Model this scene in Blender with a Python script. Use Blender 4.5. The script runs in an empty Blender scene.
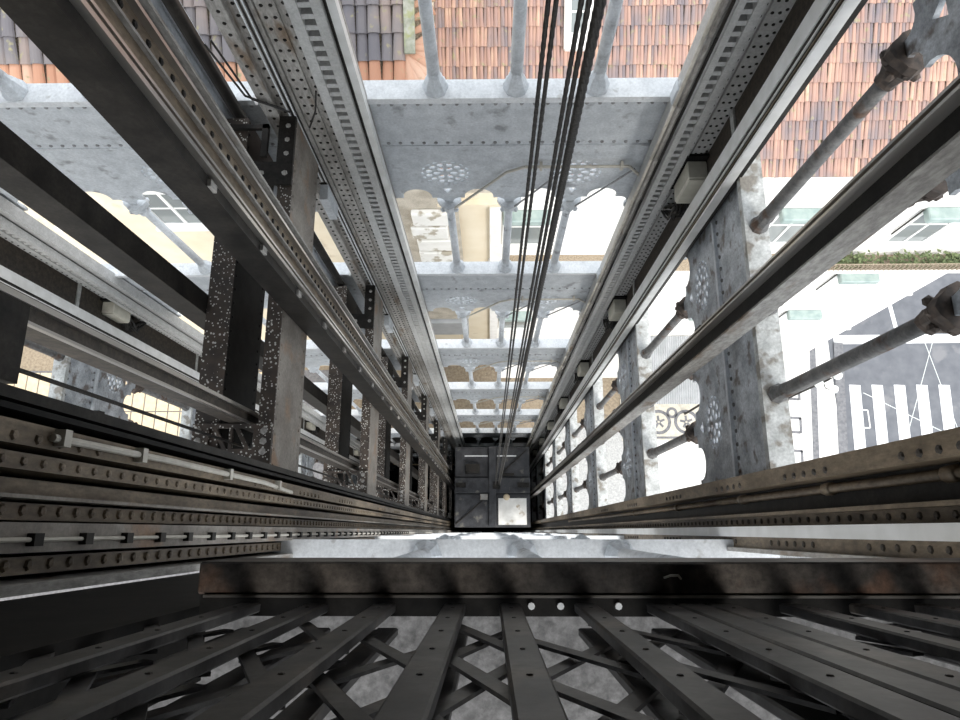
import bpy, math, random
from mathutils import Vector, Matrix
random.seed(7)
scn = bpy.context.scene
COL = scn.collection
H = 30.0                                  # camera height above the street
def Z(d): return H - d                    # d = metres below the camera

# ------------------------------------------------------------------ camera
F, NX, NY = 670.0, 490.0, 531.0           # focal length in pixels, nadir pixel
n = Vector(((NX-480)/F, -(NY-360)/F, -1.0)).normalized()
zw = -n
xw = (Vector((1,0,0)) - zw*zw.x).normalized()
yw = zw.cross(xw)
R = Matrix((xw, yw, zw))                  # world = R @ cam
cd = bpy.data.cameras.new('camera'); cam = bpy.data.objects.new('camera', cd); COL.objects.link(cam)
cd.sensor_fit = 'HORIZONTAL'; cd.sensor_width = 36.0; cd.lens = F/960*36.0
cd.clip_start = 0.02; cd.clip_end = 400
cam.matrix_world = Matrix.Translation((0,0,H)) @ R.to_4x4()
scn.camera = cam
def ray(px, py):
    v = R @ Vector(((px-480)/F, (360-py)/F, -1.0)); return v.x/-v.z, v.y/-v.z
def atd(px, py, d): a, b = ray(px, py); return a*d, b*d
def atY(px, py, Y): a, b = ray(px, py); return a/b*Y, Y/b      # X, depth
def atX(px, py, X): a, b = ray(px, py); return b/a*X, X/a      # Y, depth

# ------------------------------------------------------------------ world, sun, exposure
w = bpy.data.worlds.new('overcast_sky'); scn.world = w; w.use_nodes = True
bg = w.node_tree.nodes['Background']; bg.inputs[0].default_value = (0.90, 0.95, 1.0, 1); bg.inputs[1].default_value = 1.0
sd = bpy.data.lights.new('sun', 'SUN'); sd.energy = 1.6; sd.angle = math.radians(25); sd.color = (1, .96, .9)
so = bpy.data.objects.new('sun', sd); COL.objects.link(so); so.rotation_euler = (math.radians(38), math.radians(20), 0)
vs = scn.view_settings
vs.view_transform = 'Standard'; vs.look = 'None'; vs.gamma = 1.0; vs.use_curve_mapping = False
vs.exposure = 1.05

# ------------------------------------------------------------------ materials
MATS = {}
def mat(name, c1, c2=None, rough=.6, metal=0., scale=6., bump=.0, lo=.35, hi=.65, c3=None, s3=3., t3=(.62,.7), detail=6., spec=.5, stretch=None, grit=0.):
    m = bpy.data.materials.new(name); m.use_nodes = True; MATS[name] = m
    nt = m.node_tree; N = nt.nodes; L = nt.links
    b = N['Principled BSDF']; b.inputs['Roughness'].default_value = rough; b.inputs['Metallic'].default_value = metal
    b.inputs['Specular IOR Level'].default_value = spec
    b.inputs['Base Color'].default_value = (*c1, 1)
    if c2:
        tc = N.new('ShaderNodeTexCoord'); src = tc.outputs['Object']
        g = N.new('ShaderNodeNewGeometry'); src = g.outputs['Position']
        if stretch:
            mp = N.new('ShaderNodeMapping'); mp.inputs['Scale'].default_value = stretch; L.new(src, mp.inputs[0]); src = mp.outputs[0]
        t = N.new('ShaderNodeTexNoise'); t.inputs['Scale'].default_value = scale; t.inputs['Detail'].default_value = detail; L.new(src, t.inputs['Vector'])
        r = N.new('ShaderNodeValToRGB'); r.color_ramp.elements[0].position = lo; r.color_ramp.elements[1].position = hi
        r.color_ramp.elements[0].color = (*c1, 1); r.color_ramp.elements[1].color = (*c2, 1); L.new(t.outputs[0], r.inputs[0])
        out = r.outputs[0]
        if c3:
            t3n = N.new('ShaderNodeTexNoise'); t3n.inputs['Scale'].default_value = s3; t3n.inputs['Detail'].default_value = 4; L.new(src, t3n.inputs['Vector'])
            mr = N.new('ShaderNodeMapRange'); mr.inputs[1].default_value = t3[0]; mr.inputs[2].default_value = t3[1]; L.new(t3n.outputs[0], mr.inputs[0])
            mx = N.new('ShaderNodeMix'); mx.data_type = 'RGBA'; L.new(mr.outputs[0], mx.inputs[0]); L.new(out, mx.inputs[6]); mx.inputs[7].default_value = (*c3, 1)
            out = mx.outputs[2]
        if grit:
            tg = N.new('ShaderNodeTexNoise'); tg.inputs['Scale'].default_value = 55; tg.inputs['Detail'].default_value = 8; tg.inputs['Roughness'].default_value = .7; L.new(src, tg.inputs['Vector'])
            mg = N.new('ShaderNodeMapRange'); mg.inputs[1].default_value = .3; mg.inputs[2].default_value = .7; mg.inputs[3].default_value = 1-grit; mg.inputs[4].default_value = 1+grit*.6; L.new(tg.outputs[0], mg.inputs[0])
            mm = N.new('ShaderNodeVectorMath'); mm.operation = 'SCALE'; L.new(out, mm.inputs[0]); L.new(mg.outputs[0], mm.inputs['Scale']); out = mm.outputs[0]
        L.new(out, b.inputs['Base Color'])
        if bump:
            bp = N.new('ShaderNodeBump'); bp.inputs['Strength'].default_value = bump; bp.inputs['Distance'].default_value = .01; L.new(t.outputs[0], bp.inputs['Height']); L.new(bp.outputs[0], b.inputs['Normal'])
    return m
mat('grey_paint', (.50,.53,.56), (.62,.65,.68), .55, 0, 9, .05, c3=(.30,.31,.33), s3=7, t3=(.62,.72), grit=0.22)
mat('pale_paint', (.66,.68,.70), (.76,.78,.80), .5, 0, 14, .04, c3=(.45,.45,.44), s3=9, t3=(.66,.74), grit=0.18)
mat('worn_grey', (.28,.265,.245), (.40,.385,.36), .6, 0, 12, .08, c3=(.19,.14,.10), s3=6, t3=(.58,.68), stretch=(1,1,.35), grit=0.5)
mat('strip_grey', (.42,.42,.41), (.50,.50,.49), .45, 0, 10, .03, grit=0.25)
mat('facade_plate', (.27,.29,.315), (.53,.56,.595), .55, 0, 7, .06, c3=(.16,.14,.13), s3=8, t3=(.56,.66), grit=0.4)
mat('black_steel', (.008,.008,.008), (.018,.017,.016), .6, .1, 10, .08, spec=.15, grit=0.4)
mat('dark_steel', (.014,.013,.012), (.036,.032,.028), .5, .2, 8, .08, spec=.2, grit=0.5)
mat('brown_steel', (.125,.094,.062), (.25,.195,.135), .5, .15, 7, .08, c3=(.09,.06,.04), s3=5, t3=(.55,.7), stretch=(1,1,.4), grit=0.5)
mat('girder_side', (.20,.175,.15), (.32,.29,.255), .5, .1, 6, .05, c3=(.30,.19,.12), s3=4, t3=(.56,.7), grit=0.35)
mat('rail_steel', (.36,.33,.30), (.55,.53,.50), .28, .85, 5, .02, stretch=(1,1,.1))
mat('rail_white', (.62,.62,.60), (.74,.74,.73), .4, 0, 8, .03)
mat('rope', (.012,.011,.011), (.035,.033,.03), .5, .3, 90, .2)
mat('cream_box', (.55,.53,.45), (.62,.60,.52), .5, 0, 20, .02)
mat('conduit', (.48,.45,.39), (.6,.57,.5), .5, 0, 20, .02)
mat('car_dark', (.026,.027,.031), (.055,.056,.062), .6, .1, 5, .05, c3=(.13,.125,.11), s3=4, t3=(.62,.7), grit=0.5)
mat('hatch_white', (.62,.61,.58), (.75,.74,.71), .6, 0, 6, .03, c3=(.32,.24,.14), s3=3.2, t3=(.6,.68))
mat('colonette_dark', (.10,.10,.10), (.19,.185,.18), .6, 0, 14, .1, c3=(.10,.06,.04), s3=8, t3=(.56,.66), grit=.4)
mat('rivet_grey', (.22,.22,.22), (.34,.34,.35), .6, 0, 20)
mat('ledge_mottled', (.40,.41,.40), (.60,.61,.60), .6, 0, 12, .05, c3=(.25,.23,.2), s3=9, t3=(.55,.65), grit=.3)
mat('rust_dark', (.04,.033,.027), (.085,.068,.052), .6, 0, 25, .1, grit=.5)
mat('blown_pane', (.70,.69,.66), (.78,.77,.75), .7, 0, 5)  # near-white panes, the overexposed glare put into their colour
mat('grey_cobble', (.36,.36,.36), (.50,.50,.49), .9, 0, 14, 0, grit=.3)
mat('capital_rust', (.045,.036,.032), (.10,.075,.06), .75, 0, 30, .2)
mat('gate_steel', (.016,.016,.018), (.085,.083,.082), .42, .3, 9, .12, c3=(.15,.13,.11), s3=6, t3=(.55,.75), grit=0.5)
mat('sill_steel', (.05,.045,.042), (.17,.145,.125), .45, .3, 7, .08, c3=(.16,.09,.06), s3=6, t3=(.58,.7), grit=0.6)
mat('landing_grey', (.17,.17,.175), (.27,.27,.275), .7, 0, 40, .1, c3=(.10,.10,.10), s3=12, t3=(.6,.7), grit=0.5)
mat('cream_wall', (.72,.62,.46), (.78,.69,.54), .85, 0, 1.5, 0, c3=(.62,.52,.38), s3=1.2)
mat('white_wall', (.84,.82,.78), (.88,.87,.84), .85, 0, 1.0, 0)
mat('stone_wall', (.42,.37,.30), (.62,.56,.47), .85, 0, 2.5, .1, grit=0.35)
mat('peeling_plaster', (.80,.78,.73), (.86,.84,.80), .85, 0, 4, .05, c3=(.45,.40,.32), s3=3, t3=(.56,.64))
mat('teal', (.24,.31,.30), (.34,.41,.39), .6, 0, 4, .0)
mat('window_white', (.78,.78,.76), (.84,.84,.82), .5, 0, 8, 0)
mat('window_glass', (.20,.22,.22), None, .1)
mat('gravel', (.22,.17,.12), (.42,.35,.26), .9, 0, 30, .1, grit=0.4)
mat('tan_ground', (.24,.19,.135), (.34,.28,.205), .9, 0, 9, .0, c3=(.17,.14,.11), s3=3, grit=.35)
mat('tan_slab', (.58,.47,.32), (.66,.55,.39), .9, 0, 5, .0)
mat('cream_paving', (.52,.48,.40), (.62,.58,.50), .9, 0, 9, .0, grit=.3)
mat('limestone', (.74,.72,.68), (.82,.80,.77), .9, 0, 5, .0)
mat('basalt', (.13,.13,.14), (.2,.2,.21), .9, 0, 8, .0)
mat('asphalt', (.115,.12,.135), (.15,.155,.17), .9, 0, 2, .0, c3=(.19,.19,.2), s3=.8)
mat('road_paint', (.78,.78,.78), (.84,.84,.84), .8, 0, 6, .0, c3=(.5,.5,.5), s3=5, t3=(.66,.74))
mat('corrugated', (.42,.43,.44), (.5,.51,.52), .5, .2, 3, 0)
mat('leaf', (.06,.085,.035), (.17,.21,.09), .7, 0, 12, .1)
mat('moss', (.20,.21,.15), (.38,.37,.31), .9, 0, 8, .1, c3=(.28,.29,.12), s3=5, t3=(.52,.66))
mat('globe', (.75,.8,.78), None, .25)
mat('wire', (.30,.30,.30), None, .5)

def speckled():                                                   # dark top faces spattered with white droppings
    m = mat('speckled', (.035,.028,.024), (.075,.055,.042), .6, .1, 9, .08)
    nt = m.node_tree; N = nt.nodes; L = nt.links; b = N['Principled BSDF']
    g = N.new('ShaderNodeNewGeometry'); v = N.new('ShaderNodeTexVoronoi'); v.inputs['Scale'].default_value = 48; v.inputs['Randomness'].default_value = 1.0; L.new(g.outputs['Position'], v.inputs['Vector'])
    t = N.new('ShaderNodeTexNoise'); t.inputs['Scale'].default_value = 9; L.new(g.outputs['Position'], t.inputs['Vector'])
    ma = N.new('ShaderNodeMath'); ma.operation = 'MULTIPLY'; L.new(t.outputs[0], ma.inputs[0]); ma.inputs[1].default_value = .52
    lt = N.new('ShaderNodeMath'); lt.operation = 'LESS_THAN'; L.new(v.outputs['Distance'], lt.inputs[0]); L.new(ma.outputs[0], lt.inputs[1])
    old = b.inputs['Base Color'].links[0].from_socket
    mx = N.new('ShaderNodeMix'); mx.data_type = 'RGBA'; L.new(lt.outputs[0], mx.inputs[0]); L.new(old, mx.inputs[6]); mx.inputs[7].default_value = (.55,.54,.5,1)
    L.new(mx.outputs[2], b.inputs['Base Color'])
speckled()
def tilemat(name, stops, island):                                 # one colour per tile
    m = bpy.data.materials.new(name); m.use_nodes = True; MATS[name] = m
    nt = m.node_tree; N = nt.nodes; L = nt.links; b = N['Principled BSDF']; b.inputs['Roughness'].default_value = .9
    if island: g = N.new('ShaderNodeNewGeometry'); src = g.outputs['Random Per Island']
    else: g = N.new('ShaderNodeObjectInfo'); src = g.outputs['Random']
    p = N.new('ShaderNodeNewGeometry')
    t = N.new('ShaderNodeTexNoise'); t.inputs['Scale'].default_value = 1.1; t.inputs['Detail'].default_value = 3; L.new(p.outputs['Position'], t.inputs['Vector'])
    ad = N.new('ShaderNodeMath'); ad.operation = 'MULTIPLY_ADD'; L.new(src, ad.inputs[0]); ad.inputs[1].default_value = .55; 
    mm = N.new('ShaderNodeMath'); mm.operation = 'MULTIPLY_ADD'; L.new(t.outputs[0], mm.inputs[0]); mm.inputs[1].default_value = 1.3; mm.inputs[2].default_value = -.42; L.new(mm.outputs[0], ad.inputs[2])
    r = N.new('ShaderNodeValToRGB'); r.color_ramp.elements[0].position = stops[0][0]; r.color_ramp.elements[0].color = (*stops[0][1],1)
    r.color_ramp.elements[1].position = stops[-1][0]; r.color_ramp.elements[1].color = (*stops[-1][1],1)
    for s, c in stops[1:-1]: e = r.color_ramp.elements.new(s); e.color = (*c,1)
    L.new(ad.outputs[0], r.inputs[0])
    t2 = N.new('ShaderNodeTexNoise'); t2.inputs['Scale'].default_value = 7; t2.inputs['Detail'].default_value = 6; L.new(p.outputs['Position'], t2.inputs['Vector'])
    mr = N.new('ShaderNodeMapRange'); mr.inputs[1].default_value = .6; mr.inputs[2].default_value = .72; L.new(t2.outputs[0], mr.inputs[0])
    mx = N.new('ShaderNodeMix'); mx.data_type = 'RGBA'; L.new(mr.outputs[0], mx.inputs[0]); L.new(r.outputs[0], mx.inputs[6]); mx.inputs[7].default_value = (.30,.27,.16,1)
    L.new(mx.outputs[2], b.inputs['Base Color'])
tilemat('tile_red', [(0.05,(.17,.15,.165)),(.3,(.25,.19,.18)),(.5,(.34,.215,.18)),(.75,(.43,.27,.21)),(1,(.56,.40,.29))], True)
tilemat('tile_old', [(0.1,(.12,.115,.13)),(.5,(.195,.175,.175)),(.8,(.28,.22,.195)),(1,(.38,.28,.22))], False)
tilemat('tile_orange', [(0.1,(.38,.19,.12)),(.5,(.48,.26,.17)),(1,(.58,.38,.28))], False)

# ------------------------------------------------------------------ mesh helpers
class MB:
    def __init__(s): s.v = []; s.f = []
    def add(s, vs_, fs):
        o = len(s.v); s.v += [tuple(p) for p in vs_]; s.f += [tuple(i+o for i in f) for f in fs]; return s
    def box(s, x0, x1, y0, y1, z0, z1):
        if x0 > x1: x0, x1 = x1, x0
        if y0 > y1: y0, y1 = y1, y0
        if z0 > z1: z0, z1 = z1, z0
        return s.add([(x0,y0,z0),(x1,y0,z0),(x1,y1,z0),(x0,y1,z0),(x0,y0,z1),(x1,y0,z1),(x1,y1,z1),(x0,y1,z1)],
                     [(3,2,1,0),(4,5,6,7),(0,1,5,4),(1,2,6,5),(2,3,7,6),(3,0,4,7)])
    def vb(s, x0, x1, y0, y1, d0, d1): return s.box(x0, x1, y0, y1, Z(d1), Z(d0))     # box with depths below the camera
    def tube(s, p, q, r, n_=8, r2=None, cap=True):
        p, q = Vector(p), Vector(q); r2 = r if r2 is None else r2
        a = (q-p).normalized(); u = a.orthogonal().normalized(); v = a.cross(u)
        vv = []
        for c, rr in ((p, r), (q, r2)):
            for i in range(n_):
                t = 2*math.pi*i/n_; vv.append(c + u*(rr*math.cos(t)) + v*(rr*math.sin(t)))
        ff = [(i, (i+1)%n_, n_+(i+1)%n_, n_+i) for i in range(n_)]
        if cap: ff += [tuple(range(n_))[::-1], tuple(range(n_, 2*n_))]
        return s.add(vv, ff)
    def path(s, pts, r, n_=6):
        for p, q in zip(pts[:-1], pts[1:]): s.tube(p, q, r, n_)
        return s
    def lathe(s, prof, n_=12, c=(0,0,0), lobes=0, amp=0.):
        vv = []; 
        for (r, z) in prof:
            for i in range(n_):
                t = 2*math.pi*i/n_; rr = r*(1+amp*math.cos(lobes*t)) if lobes else r
                vv.append((c[0]+rr*math.cos(t), c[1]+rr*math.sin(t), c[2]+z))
        ff = []
        for k in range(len(prof)-1):
            for i in range(n_): ff.append((k*n_+i, k*n_+(i+1)%n_, (k+1)*n_+(i+1)%n_, (k+1)*n_+i))
        ff += [tuple(range(n_))[::-1], tuple(range((len(prof)-1)*n_, len(prof)*n_))]
        return s.add(vv, ff)
    def dome(s, p, nrm, r, h=.6):                                   # a rivet head
        p = Vector(p); a = Vector(nrm).normalized(); u = a.orthogonal().normalized(); v = a.cross(u); vv = []
        for rr, hh in ((r, 0), (r*.75, r*h*.7)):
            for i in range(6): t = math.pi*i/3; vv.append(p + u*(rr*math.cos(t)) + v*(rr*math.sin(t)) + a*hh)
        vv.append(p + a*(r*h))
        return s.add(vv, [(i,(i+1)%6,6+(i+1)%6,6+i) for i in range(6)] + [(6+i,6+(i+1)%6,12) for i in range(6)])
    def mirror(s, on):                                              # the second shaft mirrors the first about the divider
        if on:
            s.v = [(MX(x), y, z) for x, y, z in s.v]; s.f = [f[::-1] for f in s.f]
        return s
    def mesh(s, name, m, smooth=False):
        me = bpy.data.meshes.new(name); me.from_pydata(s.v, [], s.f); me.materials.append(MATS[m]); me.update()
        if smooth: me.polygons.foreach_set('use_smooth', [True]*len(me.polygons))
        return me
    def build(s, name, m, parent=None, smooth=False, bevel=0):
        o = link(name, s.mesh(name, m, smooth), parent)
        if bevel:
            b = o.modifiers.new('bevel', 'BEVEL'); b.width = bevel; b.segments = 1; b.limit_method = 'ANGLE'
        return o
def MX(x): return -2.97 - x
def link(name, me, parent=None, loc=None, rz=None):
    o = bpy.data.objects.new(name, me); COL.objects.link(o)
    if parent: o.parent = parent
    if loc is not None: o.location = loc
    if rz is not None: o.rotation_euler = (0,0,rz)
    return o
def tag(o, label, cat, group=None, kind=None):
    o['label'] = label; o['category'] = cat
    if group: o['group'] = group
    if kind: o['kind'] = kind
    return o
def empty(name, loc=(0,0,0), rz=0.):
    o = bpy.data.objects.new(name, None); COL.objects.link(o); o.location = loc; o.rotation_euler = (0,0,rz); o.empty_display_size = .1; return o
def stuff(o): o['kind'] = 'stuff'; return o
def localise(o):                                                   # children built in world coordinates under a moved Empty
    for c in o.children: c.matrix_parent_inverse = Matrix.Translation(-o.location)
    return o
ORD = ['topmost','second','third','fourth','fifth','sixth','seventh','eighth','ninth','tenth']
LV = [3.84 + 3.1*k for k in range(-1, 8)]                            # storey ledges, depth below camera
YF, XR, YN = 2.80, 1.63, -.09
XL = MX(XR)
CX, CX2, CY = .18, MX(.18), 1.30                                     # bay centres
TOP, BOT = -1.25, 29.9

# ------------------------------------------------------------------ storey panels (local: x along wall, y outward, z = 0 at ledge top)
BAY = .53
def tracery_mesh(hw):
    cu = bpy.data.curves.new('tracery', 'CURVE'); cu.dimensions = '2D'; cu.fill_mode = 'BOTH'; cu.extrude = .012
    def spl(pts):
        s = cu.splines.new('POLY'); s.points.add(len(pts)-1); s.use_cyclic_u = True
        for p, q in zip(s.points, pts): p.co = (q[0], q[1], 0, 1)
    out = [(-hw,-.62),(hw,-.62),(hw,-1.70)]
    for i in (1.5,.5,-.5,-1.5):                                     # scalloped trefoil arches
        c = i*BAY; arch = [(.225,-1.64)]
        for a in range(-35, 96, 22): t = math.radians(a); arch.append((.155+.075*math.cos(t), -1.53+.085*math.sin(t)))
        for a in range(-12, 91, 17): t = math.radians(a); arch.append((.125*math.cos(t), -1.425+.125*math.sin(t)))
        out += [(c+x, y) for x, y in arch] + [(c-x, y) for x, y in arch[::-1][1:]]
    out += [(-hw,-1.70)]
    spl(out)
    for rc in (-BAY, BAY):
        cy = -1.04
        def hole(r0, t0, ra, rb):
            pts = []
            for j in range(8):
                t = 2*math.pi*j/8; x = r0 + ra*math.cos(t); y = rb*math.sin(t)*(1+.35*math.cos(t))
                pts.append((rc + x*math.cos(t0) - y*math.sin(t0), cy + (x*math.sin(t0) + y*math.cos(t0))*.92))
            spl(pts)
        for j in range(6): hole(.066, j*math.pi/3, .034, .024)
        for j in range(12): hole(.135, (j+.5)*math.pi/6, .027, .026)
        for j in range(16): hole(.185, j*math.pi/8, .013, .024)
        spl([(rc-.05,-1.29),(rc+.05,-1.29),(rc+.02,-1.34),(rc,-1.37),(rc-.02,-1.34)])
    ob = bpy.data.objects.new('t', cu); COL.objects.link(ob)
    dg = bpy.context.evaluated_depsgraph_get(); me = bpy.data.meshes.new_from_object(ob.evaluated_get(dg))
    bpy.data.objects.remove(ob); bpy.data.curves.remove(cu)
    me.transform(Matrix.Translation((0,.02,0)) @ Matrix.Rotation(math.pi/2, 4, 'X')); me.name = 'tracery'
    return me
HW = 1.60
M_tr = {}
def tr(mname):
    if mname not in M_tr: m = base_tr.copy(); m.materials.clear(); m.materials.append(MATS[mname]); M_tr[mname] = m
    return M_tr[mname]
base_tr = tracery_mesh(HW)
def panel_meshes(mband):
    ledge = MB().box(-HW,HW,-.045,.10,-.055,0).box(-HW,HW,-.03,.085,-.075,-.055).mesh('ledge', 'pale_paint' if mband == 'grey_paint' else 'ledge_mottled')
    band = MB().box(-HW,HW,0,.03,-.63,-.075).mesh('band_plate', mband)
    mould = MB().box(-HW,HW,(-.006 if mband == 'grey_paint' else -.022),.02,-.655 if mband != 'grey_paint' else -.64,-.62).mesh('moulding', 'grey_paint')
    r = MB()
    for i in range(36):
        x = -1.54+i*.088
        r.dome((x,0,-.12),(0,-1,0),.015,.9); r.dome((x,0,-.585),(0,-1,0),.015,.9)
    rv = r.mesh('rivets', 'rivet_grey' if mband == 'grey_paint' else 'colonette_dark')  # rivets darker than the plate, for rust and the shadow they cast
    return ledge, band, mould, rv
PM = {m: panel_meshes(m) for m in ('grey_paint', 'facade_plate')}
def col_meshes(mshaft, mcap, bs=1., cs=1.):
    shaft = MB().lathe([(.041,-1.42),(.036,-.13)], 12).mesh('shaft', mshaft, True)
    base = MB().lathe([(.085*bs,-1.54),(.085*bs,-1.51),(.072*bs,-1.49),(.062*bs,-1.45),(.046,-1.42),(.042,-1.37)], 8).mesh('base', mshaft)
    cap = MB().lathe([(.037,-.17),(.046,-.155),(.041,-.14),(.05,-.10),(.062,-.06),(.07,-.045),(.062,-.03),(.078,-.015),(.078,.03)], 16, lobes=4, amp=.10)
    for j in range(8):
        t = j*math.pi/4; cap.lathe([(.004,-.022),(.018,-.009),(.02,.009),(.008,.02)], 6, (.066*math.cos(t), .066*math.sin(t), -.065 if j%2 else -.03))
    cap.v = [(x*cs, y*cs, z) for x, y, z in cap.v]
    return shaft, base, cap.mesh('capital', mcap)
CM = {'g': col_meshes('grey_paint', 'grey_paint', 1., 1.25), 'f': col_meshes('colonette_dark', 'capital_rust', .68, 1.1)}
walls = {}
for nm, lab in (('wall_back','pale grey riveted iron wall with arched tracery facing the tiled roofs'),
                ('wall_right','blotched iron facade with pierced rosettes on the street side'),
                ('wall_left','iron facade with arched openings beyond the second lift shaft'),
                ('wall_front','iron wall below the landing with white ledges')):
    walls[nm] = tag(empty(nm, (0,0,0)), lab, 'wall', kind='structure')
def storey(wall, org, rz, d, band='grey_paint', cols=(-1,0,1), ck='g', trac=True, tm=None):
    """one storey of a wall: ledge, band plate, tracery and the colonettes below it"""
    wl = walls[wall]; ledge, bandm, mould, rv = PM[band]; loc = (org[0], org[1], Z(d))
    link('ledge', ledge, wl, loc, rz)
    b = link('band_plate', bandm, wl, loc, rz); r = link('rivets', rv, b); stuff(r)
    link('moulding', mould, wl, loc, rz)
    if trac: link('tracery_plate', tr(tm or band), wl, loc, rz)
    sh, ba, cp = CM[ck]; M = Matrix.Rotation(rz, 4, 'Z')
    for c in cols:
        p = Vector(loc) + M @ Vector((c*BAY, .04, -1.56))
        co = link('colonette', sh, wl, p, rz); link('base', ba, co); link('capital', cp, co)
for k, d in enumerate(LV):
    storey('wall_back', (CX, YF), 0, d)
    storey('wall_back', (CX2, YF), 0, d)
    storey('wall_right', (XR, CY), -math.pi/2, d, 'facade_plate', ck='f')
    storey('wall_left', (XL, CY), math.pi/2, d, 'facade_plate', ck='f')
    if k == 0:
        for c in (-1,0,1):
            co = link('colonette', CM['g'][0], walls['wall_front'], (CX+c*BAY, YN-.04, Z(d+1.56)), 0); link('base', CM['g'][1], co)
    if k > 0:
        storey('wall_front', (CX, YN), math.pi, d)
        storey('wall_front', (CX2, YN), math.pi, d)
# ceiling: the floor of the engine room above
for wl_, bx_ in (('wall_back',(-4.8,1.9,2.86,2.92)),('wall_right',(1.72,1.78,-.2,2.9)),('wall_left',(-4.75,-4.69,-.2,2.9)),('wall_front',(-4.7,-1.3,-.2,-.14))):
    MB().vb(*bx_, 20.7, BOT).build('lower_panel','dark_steel',walls[wl_])            # closed station at the foot
    MB().vb(*bx_, TOP, LV[0]+.02).build('upper_light_block','dark_steel',walls[wl_])      # unseen sheets added to keep daylight out of the upper shaft
tag(MB().vb(-5.1, 2.6, -2.4, 3.3, TOP-.25, TOP).build('ceiling', 'dark_steel'), 'dark steel engine room floor over both shafts', 'ceiling', kind='structure')

# ------------------------------------------------------------------ riveted columns, racks and guides
def rivrow(m, X, Y, nrm, d0, d1, step, r=.011):
    d = d0
    while d < d1: m.dome((X, Y, Z(d)), nrm, r); d += step
RACK_TOOTH = {}
def rack(x0, x1, x2, x3, Y, mir, label):
    """toothed safety rack: two bars with teeth between"""
    cx = (x0+x3)/2; cx = MX(cx) if mir else cx
    t = empty('toothed_rack', (cx, Y, Z(BOT)))
    MB().vb(x0, x1, Y-.02, Y+.05, TOP, BOT).mirror(mir).build('side_bar', 'strip_grey', t)
    MB().vb(x2, x3, Y-.02, Y+.05, TOP, BOT).mirror(mir).build('side_bar', 'strip_grey', t)
    MB().vb(x1, x2, Y+.052, Y+.06, TOP, BOT).mirror(mir).build('back_strip', 'dark_steel', t)
    localise(t)
    key = round(x2-x1, 3)
    if key not in RACK_TOOTH:
        RACK_TOOTH[key] = MB().add([(-key/2,-.012,-.014),(key/2,-.012,-.014),(key/2,.052,-.014),(-key/2,.052,-.014),
                                    (-key/2,-.004,.012),(key/2,-.004,.012),(key/2,.052,.016),(-key/2,.052,.016)],
                     [(3,2,1,0),(4,5,6,7),(0,1,5,4),(1,2,6,5),(2,3,7,6),(3,0,4,7)]).mesh('tooth', 'strip_grey')
    mx = (x1+x2)/2; mx = MX(mx) if mir else mx
    for i in range(230): link('tooth', RACK_TOOTH[key], t, (mx-cx, 0, Z(2.2+i*.08)-Z(BOT)))
    return tag(t, label, 'rack', 'toothed racks running down the shaft corners')

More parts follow.
